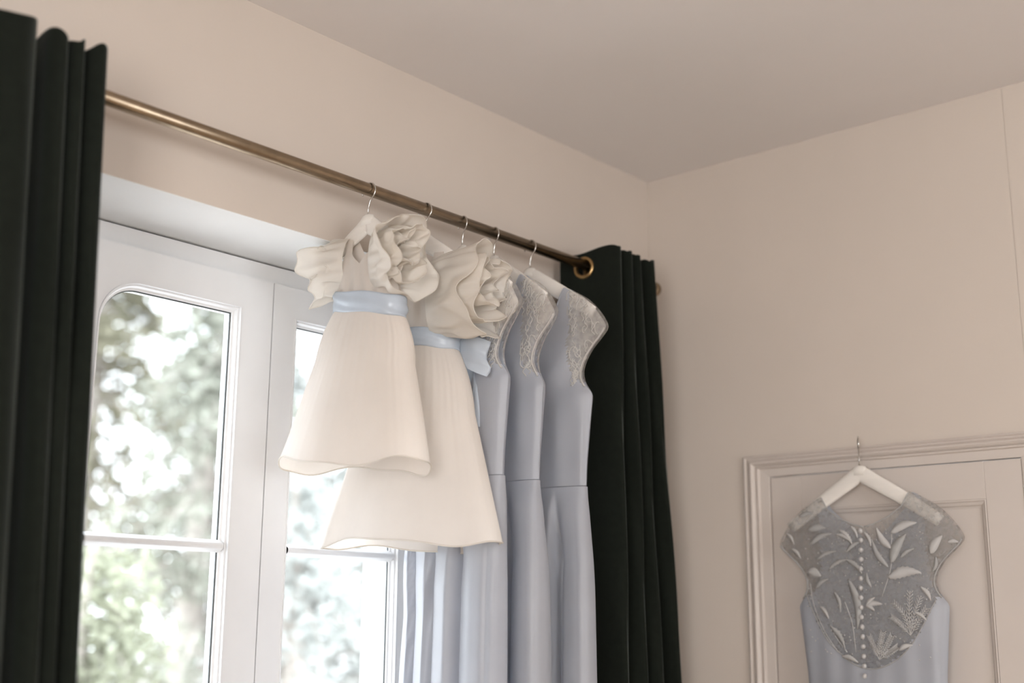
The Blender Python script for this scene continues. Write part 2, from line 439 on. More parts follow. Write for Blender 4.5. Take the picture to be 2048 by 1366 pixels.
def curtain(name, label, top, bot, ztop, per=26, wav=None, seed=1):
    r = random.Random(seed)
    T = catmull(top, per); B = catmull(bot, per); n = len(T)
    zs = list(np.arange(ztop, ztop-.12, -.004))+list(np.linspace(ztop-.124, 0.03, 46))
    cx = float(T[:, 0].mean()); root = empty(name, (cx, ROD_Y, 0.0)); tag(root, label, 'curtain', 'velvet eyelet curtains')
    # eyelets at each crossing of the rod axis
    cross = []
    for i in range(n-1):
        if (T[i, 1]-ROD_Y)*(T[i+1, 1]-ROD_Y) <= 0 and T[i, 1] != T[i+1, 1]:
            f = (ROD_Y-T[i, 1])/(T[i+1, 1]-T[i, 1]); p = T[i]+f*(T[i+1]-T[i]); tt = T[i+1]-T[i]; cross.append((p, tt/np.linalg.norm(tt)))
    zc = ROD_Z-.0085
    verts = []; rows = len(zs)
    ph = [r.uniform(0, 6.28) for _ in range(6)]
    for j, z in enumerate(zs):
        f = (ztop-z)/ztop; fs = f
        for i in range(n):
            p = T[i]*(1-fs)+B[i]*fs
            wob = .0035*math.sin(7*z+ph[0]+i*.05)+.003*math.sin(13*z+ph[1]+i*.11)
            wob *= min(1, f*8)
            zz = z + (.006*math.sin(i*.12+ph[2])-.0) * max(0, 1-(ztop-z)/.05)
            verts.append((p[0]-cx+wob*.6, p[1]-ROD_Y+wob, zz))
    faces = []
    V = verts
    for j in range(rows-1):
        for i in range(n-1):
            a = (j*n+i, j*n+i+1, (j+1)*n+i+1, (j+1)*n+i)
            c = np.mean([V[k] for k in a], axis=0)
            hole = False
            if zs[j] > ztop-.125:
                for (p, tt) in cross:
                    if (c[0]+cx-p[0])**2+(c[1]+ROD_Y-p[1])**2+(c[2]-zc)**2 < .0215**2: hole = True
            if not hole: faces.append(a)
    o = mesh_obj('fabric', verts, faces, M['velvet'], root)
    so = o.modifiers.new('thickness', 'SOLIDIFY'); so.thickness = .004; so.offset = 0
    for (p, tt) in cross:
        ring = []
        for k in range(32):
            a = 2*math.pi*k/32
            ring.append((p[0]-cx+tt[0]*.0255*math.cos(a), p[1]-ROD_Y+tt[1]*.0255*math.cos(a), zc+.0255*math.sin(a)))
        MB().tube(ring, .0058, 10, closed=True).build('eyelet_ring', M['ring'], root, True)
    return root

# right-hand curtain: plan points (x, y) at the heading and at the floor
rt = [(-.470, -.035), (-.462, -.11), (-.449, -.2), (-.437, -.212), (-.428, -.19), (-.425, -.11), (-.418, -.04), (-.405, -.03), (-.397, -.05), (-.394, -.12), (-.391, -.19), (-.382, -.207), (-.374, -.19),
      (-.371, -.11), (-.366, -.045), (-.357, -.032), (-.35, -.05), (-.348, -.11), (-.346, -.185), (-.338, -.204), (-.329, -.185), (-.322, -.11), (-.31, -.045), (-.298, -.034), (-.289, -.06), (-.284, -.12), (-.281, -.18), (-.273, -.2), (-.262, -.19), (-.25, -.11), (-.235, -.05), (-.215, -.04)]
shift = [(.0, 0)]*32
def floor_plan(P, keys, spread=1.0):
    out = []
    for i, (x, y) in enumerate(P):
        f = i/(len(P)-1)
        dx = np.interp(f, [k[0] for k in keys], [k[1] for k in keys])
        yy = ROD_Y+(y-ROD_Y)*np.interp(f, [k[0] for k in keys], [k[2] for k in keys])
        out.append((x+dx, yy))
    return out
rb = floor_plan(rt, [(0, .0, .8), (.1, .03, .95), (.35, .09, 1.05), (.6, .15, 1.1), (.85, .19, 1.15), (1, .2, 1.0)])
curtain('curtain', 'dark green velvet curtain bunched in the corner right of the dresses', rt, rb, 2.583, seed=3)
lt = [(-2.42, -.04), (-2.38, -.11), (-2.34, -.195), (-2.30, -.205), (-2.27, -.17), (-2.25, -.11), (-2.23, -.05), (-2.20, -.04), (-2.18, -.06), (-2.165, -.12), (-2.15, -.19), (-2.125, -.218), (-2.095, -.215), (-2.074, -.19), (-2.066, -.15), (-2.062, -.11),
      (-2.056, -.06), (-2.045, -.045), (-2.038, -.06), (-2.044, -.12), (-2.048, -.18), (-2.038, -.205), (-2.025, -.205), (-2.018, -.185), (-2.016, -.11), (-2.010, -.05), (-2.002, -.04), (-1.998, -.06), (-2.004, -.12), (-2.008, -.185), (-1.999, -.203), (-1.99, -.2), (-1.985, -.18), (-1.983, -.11), (-1.975, -.05), (-1.962, -.045),
      (-1.968, -.11), (-1.974, -.17), (-1.968, -.195), (-1.957, -.205), (-1.945, -.198), (-1.941, -.175), (-1.945, -.11), (-1.95, -.06)]
lb = floor_plan(lt, [(0, .0, 1.0), (.3, .10, 1.1), (.5, .11, 1.1), (.8, .10, 1.1), (1, .09, 1.0)])
curtain('curtain', 'dark green velvet curtain at the left edge of the window', lt, lb, 2.592, per=14, seed=5)

# ------------------------------------------------------------------ hangers
def hanger(loc, psi, label, half, slope, group, bar=False, tilt=0.0, stem=0.0, edge_on=False):
    """loc = rod axis point; local X across the hanger, Z up, top of the wood 60 mm below the rod axis"""
    root = empty('clothes_hanger', loc, psi-math.pi/2); tag(root, label, 'hanger', group)
    root.rotation_euler = (0, tilt, psi-math.pi/2)
    zt = -.061-stem
    pts = []; rad = []
    n = 26
    for k in range(n+1):
        s = -1+2*k/n; a = abs(s)
        x = s*half
        z = zt-.021-slope*half*(a**1.12)*1.0 + .004*math.exp(-(a/.12)**2)
        pts.append((x, 0.0, z)); rad.append(.0215-.006*a)
    mb = MB().tube(pts, rad, 12, flat=(1, .34))
    w = mb.build('arms', M['hanger'], root, True)
    # raised neck where the hook screws in
    mb = MB().tube([(0, 0, zt-.022), (0, 0, zt-.008), (0, 0, zt), (0, 0, zt+.003)], [.024, .021, .016, .008], 16, flat=(1, .36))
    mb.build('neck', M['hanger'], root, True)
    hk = []
    R = .0192; cz = -.0035
    hk.append((0, 0, zt-.004)); hk.append((0, 0, zt+.018+stem*.6))
    hk.append((.004, 0, cz-R-.006))
    for k in range(15):
        a = math.radians(-58+k*(58+205)/14)
        hk.append((R*math.cos(a), 0, cz+R*math.sin(a)))
    if edge_on: hk = [(.46*q[0], -.87*q[0], q[2]) for q in hk]
    MB().tube(hk, .0017, 8).build('hook', M['chrome'], root, True)
    if bar:
        MB().tube([(-half*.8, .008, zt-.021-slope*half*.8-.01), (half*.8, .008, zt-.021-slope*half*.8-.01)], .005, 10).build('trouser_bar', M['hanger'], root, True)
    return root

# ------------------------------------------------------------------ garment helpers
def ip(x, xs, ys): return float(np.interp(x, xs, ys))
def smooth_interp(xs, ys):
    P = catmull(list(zip(xs, ys)), 10); X = P[:, 0]; Y = P[:, 1]
    o = np.argsort(X); X = X[o]; Y = Y[o]
    return lambda x: float(np.interp(x, X, Y))

HW = smooth_interp([.070, .084, .108, .138, .165, .187, .205, .235, .262, .285, .31, .337, .345, .40, .50, .56],
                   [.119, .144, .182, .212, .232, .242, .229, .196, .176, .168, .173, .192, .196, .190, .180, .177])
U_V = smooth_interp([.070, .09, .14, .20, .26, .285, .60], [.117, .108, .092, .060, .015, 0.0, 0.0])
def u_v(d): return max(0.0, U_V(d)) if d < .285 else 0.0
U_B = lambda d: ip(d, [.070, .105, .13, .145, .152], [.117, .098, .062, .028, 0.0])

def edge_f(d_): return ip(d_, [.07, .16, .19, .30, .34], [.0085, .0085, .005, .004, 0.0])
def half_panel(front, uin, zt, d0, d1, nr, nc, thick, fold=None, edge=.004):
    """two mirrored grids; returns verts (u,n,z,d) and quad faces"""
    V = []; Fc = []
    sg = -1 if front else 1
    for side in (-1, 1):
        base = len(V)
        for j in range(nr+1):
            dd_ = d0+(d1-d0)*j/nr
            a = max(0.0, uin(dd_)); b = max(a+.002, HW(dd_))
            for k in range(nc+1):
                u = a+(b-a)*k/nc; q = min(1.0, u/b)
                nn = thick(dd_)*math.sqrt(max(0, 1-q**2.6))
                if dd_ < .34: nn += edge_f(dd_)
                nn *= sg
                if fold: nn += fold(side*u, dd_)
                V.append((side*u, nn, zt-dd_, dd_))
        for j in range(nr):
            for k in range(nc):
                f = (base+j*(nc+1)+k, base+j*(nc+1)+k+1, base+(j+1)*(nc+1)+k+1, base+(j+1)*(nc+1)+k)
                Fc.append(f if (side > 0) == front else f[::-1])
    return V, Fc

def split(V, Fc, pred):
    A = []; B = []
    for f in Fc:
        c = np.mean([V[i] for i in f], axis=0)
        (A if pred(c[0], c[3]) else B).append(f)
    def pack(Fs):
        used = sorted({i for f in Fs for i in f}); mp = {i: k for k, i in enumerate(used)}
        return [V[i][:3] for i in used], [tuple(mp[i] for i in f) for f in Fs]
    return pack(A), pack(B)

def ribbons(lines, surf, w=.0018, lift=.0022):
    """thin raised threads laid on a surface n = surf(u, z)"""
    mb = MB()
    for L in lines:
        pts = [(u, surf(u, z)-lift, z) for u, z in L]
        if len(pts) > 1: mb.tube(pts, w, 5)
    return mb

def in_lace(u, d_):
    u = abs(u)
    lim = ip(d_, [.070, .12, .16, .22, .285, .31, .325], [.136, .139, .142, .138, .146, .160, .20])
    return u > lim and d_ < .325

def crease(x, w, A):
    """pressed pleat: steep wall on the left of the line, long rise to the right"""
    return A*(math.exp(-(x/.005)**2) if x < 0 else .45*math.exp(-(x/w)**2)+.55*math.exp(-(x/.013)**2))

def blue_dress(name, label, loc, psi, zt_off, folds, hem_d, group, seed, back_view=False, skirt_hw=None, cap_r=9.0, bend=0.0, tk=1.0, diag=True):
    r = random.Random(seed)
    zh = -zt_off-hem_d                       # local hem height relative to rod
    root = empty(name, (loc[0], loc[1], loc[2]+zh), psi-math.pi/2); tag(root, label, 'dress', group)
    zt = -zt_off-zh                          # local z of hanger top
    thick = lambda d_: tk*ip(d_, [.07, .15, .25, .36, .47, .56], [.004, .014, .026, .040, .034, .030])
    ph = r.uniform(0, 6)
    def foldf(u, d_):
        g = 0
        if diag and d_ > .12:
            # soft draping from shoulders towards the v
            g += .0035*math.sin((abs(u)*60+d_*38)+ph)*math.exp(-((d_-.27)/.09)**2)
        g += .0018*math.sin(u*95+ph)*min(1, max(0, (d_-.33)/.1))
        return g
    ub = lambda d_: U_B(d_)
    vis_uin = ub if back_view else u_v
    hid_uin = (lambda d_: ip(d_, [.070, .105, .15, .19], [.117, .098, .05, 0.0])) if back_view else ub
    d0, d1 = .071, .56
    V1, F1 = half_panel(True, vis_uin, zt, d0, d1, 64, 26, thick, foldf)
    V2, F2 = half_panel(False, hid_uin, zt, d0, d1, 64, 26, thick, None)
    if back_view:
        def pr(u, d_):
            us = [-.168, -.145, -.112, -.063, -.013, .037, .092, .137, .17]
            ds = [.314, .366, .425, .469, .492, .486, .452, .392, .332]
            return d_ < ip(u, us, ds) if -.168 < u < .17 else d_ < .325 and abs(u) > .167
        lace_m = M['lace_door']
    else:
        pr = in_lace; lace_m = M['lace']
    (lv, lf), (bv, bf) = split(V1, F1, pr)
    (lv2, lf2), (bv2, bf2) = split(V2, F2, in_lace)
    if back_view:
        o = mesh_obj('back_bodice', bv, bf, M['blue'], root, weld=True)
        o2 = mesh_obj('front_bodice', bv2, bf2, M['blue'], root, weld=True)
        lp = mesh_obj('lace_back', lv, lf, lace_m, root, weld=True)
    else:
        o = mesh_obj('front_bodice', bv, bf, M['blue'], root, weld=True)
        o2 = mesh_obj('back_bodice', bv2, bf2, M['blue'], root, weld=True)
        lp = {}
        for side in (-1, 1):
            (sv, sf), _ = split([(*v, 0) for v in lv], lf, lambda u, d_: u*side > 0)
            lp[side] = mesh_obj('lace_sleeve', sv, sf, lace_m, root)
    for side in (-1, 1):
        (sv, sf), _ = split([(*v, 0) for v in lv2], lf2, lambda u, d_: u*side > 0)
        mesh_obj('lace_lining', sv, sf, lace_m, root)
    def surf(u, z):
        d_ = zt-z; b = max(.01, HW(min(max(d_, .071), .56))); q = min(1, abs(u)/b)
        nn = thick(d_)*math.sqrt(max(0, 1-q**2.6))
        if d_ < .34: nn += edge_f(d_)
        return -nn+foldf(u, d_)
    # armhole piping along both sleeve edges
    for side in (-1, 1):
        L = [(side*(HW(q)-.002), zt-q) for q in np.linspace(.19, .325, 24)]
        ribbons([L], surf, .0022, .001).build('armhole_piping', M['thread'] if not back_view else M['applique_grey'], root, True)
        L = [(side*max(.001, vis_uin(q)+.001), zt-q) for q in np.linspace(.074, .285 if not back_view else .152, 30)]
        ribbons([L], surf, .0016, .0).build('neck_binding', M['blue'] if not back_view else M['applique_grey'], root, True)
    if not back_view:
        for side in (-1, 1):
            lines = []
            for k in range(46):
                d_ = r.uniform(.085, .30); lo = ip(d_, [.070, .12, .16, .22, .285, .32], [.126, .138, .142, .138, .147, .165]); hi = HW(d_)-.005
                if hi-lo < .006: continue
                u = r.uniform(lo, hi); z = zt-d_
                a0 = r.uniform(0, 6.28); R0 = r.uniform(.006, .017); sp = r.choice((-1, 1))
                if r.random() < .55:
                    L = [(side*(u+R0*(1-.6*t_)*math.cos(a0+sp*t_*3.6)), z+R0*1.5*(1-.5*t_)*math.sin(a0+sp*t_*3.6)) for t_ in np.linspace(0, 1, 12)]
                else:
                    L = [(side*(u+.004*math.sin(9*t_+a0)), z-.034*t_) for t_ in np.linspace(0, 1, 10)]
                L = [(q, w_) for q, w_ in L if zt-w_ < .325 and abs(q) < HW(max(.072, zt-w_))-.003 and abs(q) > lo-.004]
                if len(L) > 2: lines.append(L)
            tag(ribbons(lines, surf, .0011, .0015).build('lace_embroidery', M['thread'], lp[side], True), None, None, None, 'stuff')
    # skirt: closed ring per row with pressed folds on the visible side
    N = 220; rows = 60
    hwS = skirt_hw or smooth_interp([.56, .60, .66, .76, .90, 1.05, 1.45], [.176, .177, .182, .190, .193, .195, .205])
    V = []
    for j in range(rows+1):
        d_ = .562+(hem_d-.562)*(j/rows)**1.15
        a = hwS(d_); b = tk*ip(d_, [.56, .62, .8, 1.45], [.029, .044, .058, .070])
        g = min(1, max(0, (d_-.575)/.16))
        for k in range(N):
            th = 2*math.pi*k/N
            cth, sth = math.cos(th), math.sin(th)
            ar = min(a, cap_r) if cth > 0 else a
            u = ar*math.copysign(abs(cth)**.9, cth); n_ = -b*math.copysign(abs(sth)**.75, sth)
            taper = min(1, (1-abs(u)/ar)/.12)
            fsum = 0
            if sth > 0:
                for (uk, w, A, dr) in folds:
                    fsum += crease(u-(uk+dr*(d_-.56)), w*(1+.35*(d_-.56)), A)
                n_ += g*fsum*taper
            else:
                n_ += g*.010*math.sin(u*55+ph)*taper
            if bend and u < .05:
                gb = min(1, max(0, (d_-.68)/.2)); gb = gb*gb*(3-2*gb)
                n_ -= bend*gb*((.05-u)/.22)**1.4
            zz = zt-d_ + (0.004*math.sin(3*th+ph) if j == rows else 0)
            V.append((u, n_, zz))
    Fc = [(j*N+k, (j+1)*N+k, (j+1)*N+(k+1) % N, j*N+(k+1) % N) for j in range(rows) for k in range(N)]
    mesh_obj('skirt', V, Fc, M['blue'], root)
    return root, surf, zt

# ------------------------------------------------------------------ little cream dresses
def crumple(x, y, z):
    """smooth repeatable vector noise in about [-1, 1]"""
    def w(a, b, c, d): return math.sin(a*x+b*y+c*z+d)
    return Vector((.5*w(2.1, 1.3, 1.7, .3)*w(1.1, -2.3, 2.2, 1.9)+.35*w(-3.7, 2.9, 2.5, 4.1),
                   .5*w(1.7, -2.2, 1.4, 2.6)*w(2.6, 1.2, -1.9, .7)+.35*w(3.1, 3.6, -2.3, 1.2),
                   .5*w(-1.9, 2.4, 2.0, 5.2)*w(1.4, 2.1, 1.6, 3.3)+.35*w(2.8, -3.9, 2.7, .5)))
def funnel(center, side, L, r0, r1, waves, ampu, ampr, seed, twist=0.0, nth=150, nt=18, droop=0.0, start=0.0, crump=.012):
    r = random.Random(seed); p1, p2, p3, p4 = [r.uniform(0, 6.28) for _ in range(4)]
    V = []
    for j in range(nt+1):
        t = j/nt
        for k in range(nth):
            th = 2*math.pi*k/nth
            e = t**1.6
            # uneven petals: two superposed waves
            wv = math.sin(waves*th+p1+twist*t)+.55*math.sin((waves+2)*th+p2)+.35*math.sin((2*waves+1)*th+p3)
            wr = math.sin(waves*th+p1+1.3+twist*t)+.5*math.sin((waves-1)*th+p4)
            rn = (r0[0]+(r1[0]-r0[0])*t**.8)*(1+ampr*e*wr)
            rz = (r0[1]+(r1[1]-r0[1])*t**.8)*(1+ampr*e*wr)
            u = center[0]+side*(L*(start+t*(1-start))*(1-.25*t)+ampu*e*wv)
            gath = (.0028*math.sin(17*th+p4+2.2*math.sin(2*th+p3))+.002*math.sin(11*th+p2))*min(1, t*4)*(1-.55*t)
            nv = crumple(math.cos(th)*2.1+seed*1.7, math.sin(th)*2.1, t*2.4)
            cr_ = crump*min(1, t*2)
            V.append((u+nv.x*cr_, center[1]+(rn+gath+nv.y*cr_)*math.cos(th), center[2]+(rz+gath+nv.z*cr_)*math.sin(th)-droop*t*t))
    F_ = [(j*nth+k, j*nth+(k+1) % nth, (j+1)*nth+(k+1) % nth, (j+1)*nth+k) for j in range(nt) for k in range(nth)]
    return V, F_

def cream_dress(label, loc, psi, P, seed):
    r = random.Random(seed); ph = [r.uniform(0, 6.28) for _ in range(10)]
    hem = P['hem']; zh = -.061-hem
    root = empty('girls_dress', (loc[0], loc[1], loc[2]+zh), psi-math.pi/2); tag(root, label, 'dress', 'cream girls dresses on the rod')
    zt = hem                                   # local z of hanger top
    wa, wu, wd, wh = P['waist_half'], P['waist_u'], P['waist_d'], P['sash_h']
    tilt = P['tilt']
    # bodice: front and back sheets from shoulder straps to the sash
    def bod(front):
        V = []; Fc = []; nr, nc = 34, 22; sg = -1 if front else 1
        ts = P['bod_top']
        for side in (-1, 1):
            base = len(V)
            for j in range(nr+1):
                d_ = ts+(wd+.004-ts)*j/nr; f = (d_-ts)/(wd-ts)
                neck = ip(f, [0, .25, P['neck_f'] if front else .55, 1.1], [P['strap_u']-.016, P['strap_u']-.022, 0, 0])
                if f >= (P['neck_f'] if front else .55): neck = 0
                b = ip(f, [0, .2, .5, .8, 1], [P['strap_u']+.012, P['strap_u']+.012, wa*.86, wa*.93, wa*.94])
                for k in range(nc+1):
                    u = neck+(b-neck)*k/nc; q = min(1, u/b)
                    nn = ip(f, [0, .3, 1], [.008, .026, .036])*math.sqrt(max(0, 1-q**2.4))+.003*(1-f)
                    g = (.0022*math.sin(u*side*190+ph[0])+.0016*math.sin(u*side*97+ph[1]))*min(1, f*1.5)*(1 if f < .7 else max(.3, (1-f)/.3))
                    V.append((wu*f+side*u, sg*nn+g, zt-d_+tilt*side*u*f))
            for j in range(nr):
                for k in range(nc):
                    f_ = (base+j*(nc+1)+k, base+j*(nc+1)+k+1, base+(j+1)*(nc+1)+k+1, base+(j+1)*(nc+1)+k)
                    Fc.append(f_ if (side > 0) == front else f_[::-1])
        return V, Fc
    mesh_obj('bodice_front', *bod(True), M['cream'], root, weld=True)
    bb = mesh_obj('bodice_back', *bod(False), M['cream'], root, weld=True)
    # zip on the back opening
    zp = [(wu*.4-.012+.002*k, .036, zt-P['bod_top']-.055-.006*k) for k in range(9)]
    MB().tube(zp, .0028, 8).build('zip', M['zip'], root, True)
    # sash: satin band with soft horizontal wrinkles
    N = 140; rows = 12; V = []
    for j in range(rows+1):
        f = j/rows; d_ = wd-wh/2+wh*f
        for k in range(N):
            th = 2*math.pi*k/N
            a = wa*1.015+.002*math.sin(f*math.pi)+.0014*math.sin(3*th+9*f+ph[2])+.0012*math.sin(f*14+2*th)
            b = .046+.002*math.sin(f*math.pi)+.0012*math.sin(f*12+3*th+ph[3])
            u = a*math.cos(th); V.append((wu+u, -b*math.copysign(abs(math.sin(th))**.85, math.sin(th)), zt-d_+tilt*u+.0015*math.sin(5*th+ph[4])))
    F_ = [(j*N+k, (j+1)*N+k, (j+1)*N+(k+1) % N, j*N+(k+1) % N) for j in range(rows) for k in range(N)]
    sash_o = mesh_obj('sash', V, F_, M['blue_satin'], root)
    so = sash_o.modifiers.new('thickness', 'SOLIDIFY'); so.thickness = .0015; so.offset = 1
    # skirt
    N = 288; rows = 64; V = []
    ds = wd+wh/2-.004
    uL, uR = P['hem_l'], P['hem_r']
    for j in range(rows+1):
        f = j/rows; d_ = ds+(hem-ds)*f
        c = wu+((uL+uR)/2-wu)*f**1.1
        a0 = wa*1.0; a1 = (uR-uL)/2
        a = a0+(a1-a0)*(f**P.get('flare', .92))+.012*math.sin(min(1, f*3)*math.pi)*.6
        b = .044+(P['hem_b']-.044)*f**.9
        gat = .035*(1-f)**2.2+.006
        for k in range(N):
            th = 2*math.pi*k/N
            big = P['wave']*f**1.5*(math.sin(P['k1']*th+P['p1'])+.5*math.sin((P['k1']+2)*th+ph[5]))
            sm = gat*(.6*math.sin(46*th+ph[6]+2*math.sin(3*th))+.4*math.sin(31*th+ph[7]))*min(1, .25+f*6)
            m_ = 1+sm*.5
            u = c+a*math.cos(th)*(1+.25*big/max(a, .05))*(1+sm*.12); n_ = -(b*m_+big*.8)*math.copysign(abs(math.sin(th))**.9, math.sin(th))
            ztil = tilt*(1-f)+P['hem_tilt']*f
            hemw = f**6*(P['hem_w']*math.sin(3*th+P['p2'])+.3*P['hem_w']*math.sin(7*th+ph[8])+.005*math.sin(th))
            V.append((u, n_, zt-d_+ztil*(u-c)+hemw))
    F_ = [(j*N+k, (j+1)*N+k, (j+1)*N+(k+1) % N, j*N+(k+1) % N) for j in range(rows) for k in range(N)]
    sk = mesh_obj('skirt', V, F_, M['cream'], root)
    hemring = [V[rows*N+k] for k in range(0, N, 2)]
    MB().tube(hemring, .0016, 6, closed=True).build('hem', M['organza'], sk, True)
    for args in P['sleeves']:
        V, F_ = funnel(*args['a'], **args.get('k', {}))
        o = mesh_obj('ruffle_sleeve', V, F_, M['organza'], root)
        rim = V[-(args.get('k', {}).get('nth', 150)):]
        MB().tube(rim, .0011, 5, closed=True).build('rolled_edge', M['organza'], o, True)
    return root, zt

# ------------------------------------------------------------------ hang everything on the rod
Z = ROD_Z
def at(x): return (x, ROD_Y, Z)
hanger(at(-1.238), .10, 'white hanger with the leftmost, shortest cream dress', .088, .62, 'hangers on the curtain rod')
hanger(at(-1.062), .15, 'white hanger holding the second cream dress, hook leaning right', .10, .62, 'hangers on the curtain rod', tilt=.0)
hanger(at(-.935), -.24, 'white hanger of the blue dress directly behind the second cream dress', .20, .62, 'hangers on the curtain rod')
hanger(at(-.822), -.20, 'white hanger holding the middle blue dress', .20, .62, 'hangers on the curtain rod')
hanger(at(-.685), 0.0, 'white hanger of the rightmost blue dress, next to the eyelet curtain', .20, .62, 'hangers on the curtain rod')

S1 = [
    {'a': ((.040, -.008, .443), 1, .112, (.032, .072), (.088, .090), 3, .012, .09, 11), 'k': {'twist': .8, 'droop': .002}},
    {'a': ((.046, -.010, .446), 1, .118, (.029, .060), (.054, .064), 3, .012, .16, 12), 'k': {'twist': 1.4}},
    {'a': ((.050, -.012, .450), 1, .110, (.020, .040), (.026, .036), 3, .010, .22, 15), 'k': {'twist': 2.0}},
    {'a': ((-.042, 0, .448), -1, .125, (.032, .060), (.066, .066), 4, .014, .14, 13), 'k': {'twist': .7, 'droop': .010, 'crump': .016}},
    {'a': ((-.046, 0, .446), -1, .085, (.029, .052), (.046, .050), 5, .010, .18, 14), 'k': {'crump': .014}},
]
P1 = dict(hem=.553, waist_half=.094, waist_u=.014, waist_d=.207, sash_h=.046, tilt=-.16, bod_top=.052, strap_u=.048, neck_f=.42,
          hem_l=-.222, hem_r=.180, hem_b=.082, hem_tilt=-.05, wave=.006, k1=3, p1=1.2, p2=.6, hem_w=.011, sleeves=S1)
cream_dress('short cream dress with blue sash hanging leftmost, in front of the window', at(-1.238), .10, P1, 21)
S2 = [
    {'a': ((.050, -.026, .548), 1, .190, (.034, .088), (.088, .104), 3, .014, .08, 31), 'k': {'twist': 1.2, 'droop': .010}},
    {'a': ((.055, -.030, .556), 1, .205, (.031, .074), (.058, .074), 3, .014, .15, 38), 'k': {'twist': 1.8, 'droop': .006}},
    {'a': ((.060, -.034, .562), 1, .200, (.022, .050), (.030, .044), 3, .012, .20, 35), 'k': {'twist': 2.4}},
    {'a': ((-.055, 0, .59), -1, .11, (.030, .070), (.060, .080), 4, .012, .14, 33), 'k': {'twist': .7}},
]
P2 = dict(hem=.712, waist_half=.086, waist_u=.010, waist_d=.252, sash_h=.043, tilt=-.14, bod_top=.052, strap_u=.052, neck_f=.40,
          hem_l=-.250, hem_r=.216, hem_b=.100, hem_tilt=-.015, wave=.010, k1=5, p1=.3, p2=2.2, hem_w=.008, sleeves=S2)
cd2, zt2 = cream_dress('longer cream dress with blue sash and side bow, second from the left', at(-1.062), .15, P2, 22)
# side bow of the second cream dress
def ribbon_loop(u0, z0, du, dz, w, n0, depth):
    V = []; N = 40; m = 8
    for k in range(N+1):
        t = k/N; a = 2*math.pi*t
        s = 1-abs(1-2*t)                       # out and back
        side = math.sin(a)
        ww = w*(.30+.70*min(1, s*2.6))
        for j in range(m+1):
            q = j/m-.5
            V.append((u0+du*s+.006*math.sin(q*9+s*4)*s, n0+depth*side*.5*s**.5+.003*math.sin(q*14)*s, z0+dz*s+q*ww))
    F_ = [(k*(m+1)+j, k*(m+1)+j+1, (k+1)*(m+1)+j+1, (k+1)*(m+1)+j) for k in range(N) for j in range(m)]
    return V, F_
bow = empty('bow', (0, 0, 0)); bow.parent = cd2
zb = zt2-.262
mesh_obj('loop', *ribbon_loop(.088, zb-.012, .082, -.036, .078, .018, .03), M['blue_satin'], bow)
mesh_obj('loop', *ribbon_loop(.082, zb, -.06, .012, .06, .054, .02), M['blue_satin'], bow)
MB().sphere((.086, .03, zb-.004), .016, 14, 10, (.8, .9, 1.1)).build('knot', M['blue_satin'], bow, True)
tv = []; tf = []
for k in range(21):
    for j in range(6):
        q = j/5-.5; t = k/20
        tv.append((.092+.028*t+q*.045*(.4+.6*t), .052+.006*math.sin(6*t+q*5), zb-.02-.17*t))
for k in range(20):
    for j in range(5): tf.append((k*6+j, k*6+j+1, (k+1)*6+j+1, (k+1)*6+j))
mesh_obj('tail', tv, tf, M['blue_satin'], bow)

BG = 'long pale blue dresses'
blue_dress('bridesmaid_dress', 'pale blue dress mostly behind the second cream dress', at(-.935), -.24, .061,
           [(.160, .02, .006, 0), (.045, .055, .055, 0), (-.05, .075, .028, -.01), (-.145, .075, .026, -.02)], 1.46, BG, 41,
           skirt_hw=smooth_interp([.56, .60, .66, .76, .90, 1.05, 1.45], [.178, .180, .194, .222, .246, .262, .29]), cap_r=.178, bend=-.018)
blue_dress('bridesmaid_dress', 'pale blue dress in the middle of the three blue dresses', at(-.822), -.20, .061,
           [(.098, .045, .050, .0), (-.03, .02, .02, 0), (-.1, .02, .02, 0)], 1.46, BG, 42)
blue_dress('bridesmaid_dress', 'rightmost pale blue dress on the rod, beside the dark curtain', at(-.685), 0.0, .061,
           [(.104, .048, .056, .0), (-.02, .02, .02, 0), (-.09, .02, .02, 0)], 1.46, BG, 43)

# ------------------------------------------------------------------ dress on the door
HD = (-.062, -.675, 2.061)
hanger(HD, 0.0, 'white hanger hooked over the door architrave', .20, .62, 'hangers', edge_on=True)
dr, dsurf, dzt = blue_dress('bridesmaid_dress', 'pale blue dress with buttoned lace back hanging on the door', (-.062, -.687, 2.061), 0.0, .061,
           [(.06, .02, .010, 0), (-.09, .02, .010, 0)], 1.42, 'dress on the door', 44, back_view=True, diag=False, tk=.8)
OFF = -.012
zw0 = 2.061-.061-dzt     # world z of local 0
def loc_uz(p): return (p[0]+OFF, p[1]-zw0)
def leaf(p0, p1, w, mat, serr=0.0, name='leaf_applique'):
    (u0, z0), (u1, z1) = loc_uz(p0), loc_uz(p1)
    dx, dz = u1-u0, z1-z0; L = math.hypot(dx, dz); tx, tz = dx/L, dz/L; nx, nz = -tz, tx
    V = []; n = 14
    for k in range(n+1):
        t = k/n; hw_ = w*.5*(math.sin(math.pi*min(1, t**.8))**.8 if 0 < t < 1 else 0)
        if serr: hw_ *= 1+serr*(1 if k % 2 else -1)
        bend = .10*L*math.sin(math.pi*t)
        for q in (-1, 0, 1):
            u = u0+dx*t+nx*(q*hw_+bend); z = z0+dz*t+nz*(q*hw_+bend)
            V.append((u, dsurf(u, z)-.003-(.0014 if q == 0 else 0), z))
    F_ = [(k*3+j, k*3+j+1, (k+1)*3+j+1, (k+1)*3+j) for k in range(n) for j in range(2)]
    o = mesh_obj(name, V, F_, mat, dr); so = o.modifiers.new('thickness', 'SOLIDIFY'); so.thickness = .0012
    return o
A_, G_ = M['applique'], M['applique_grey']
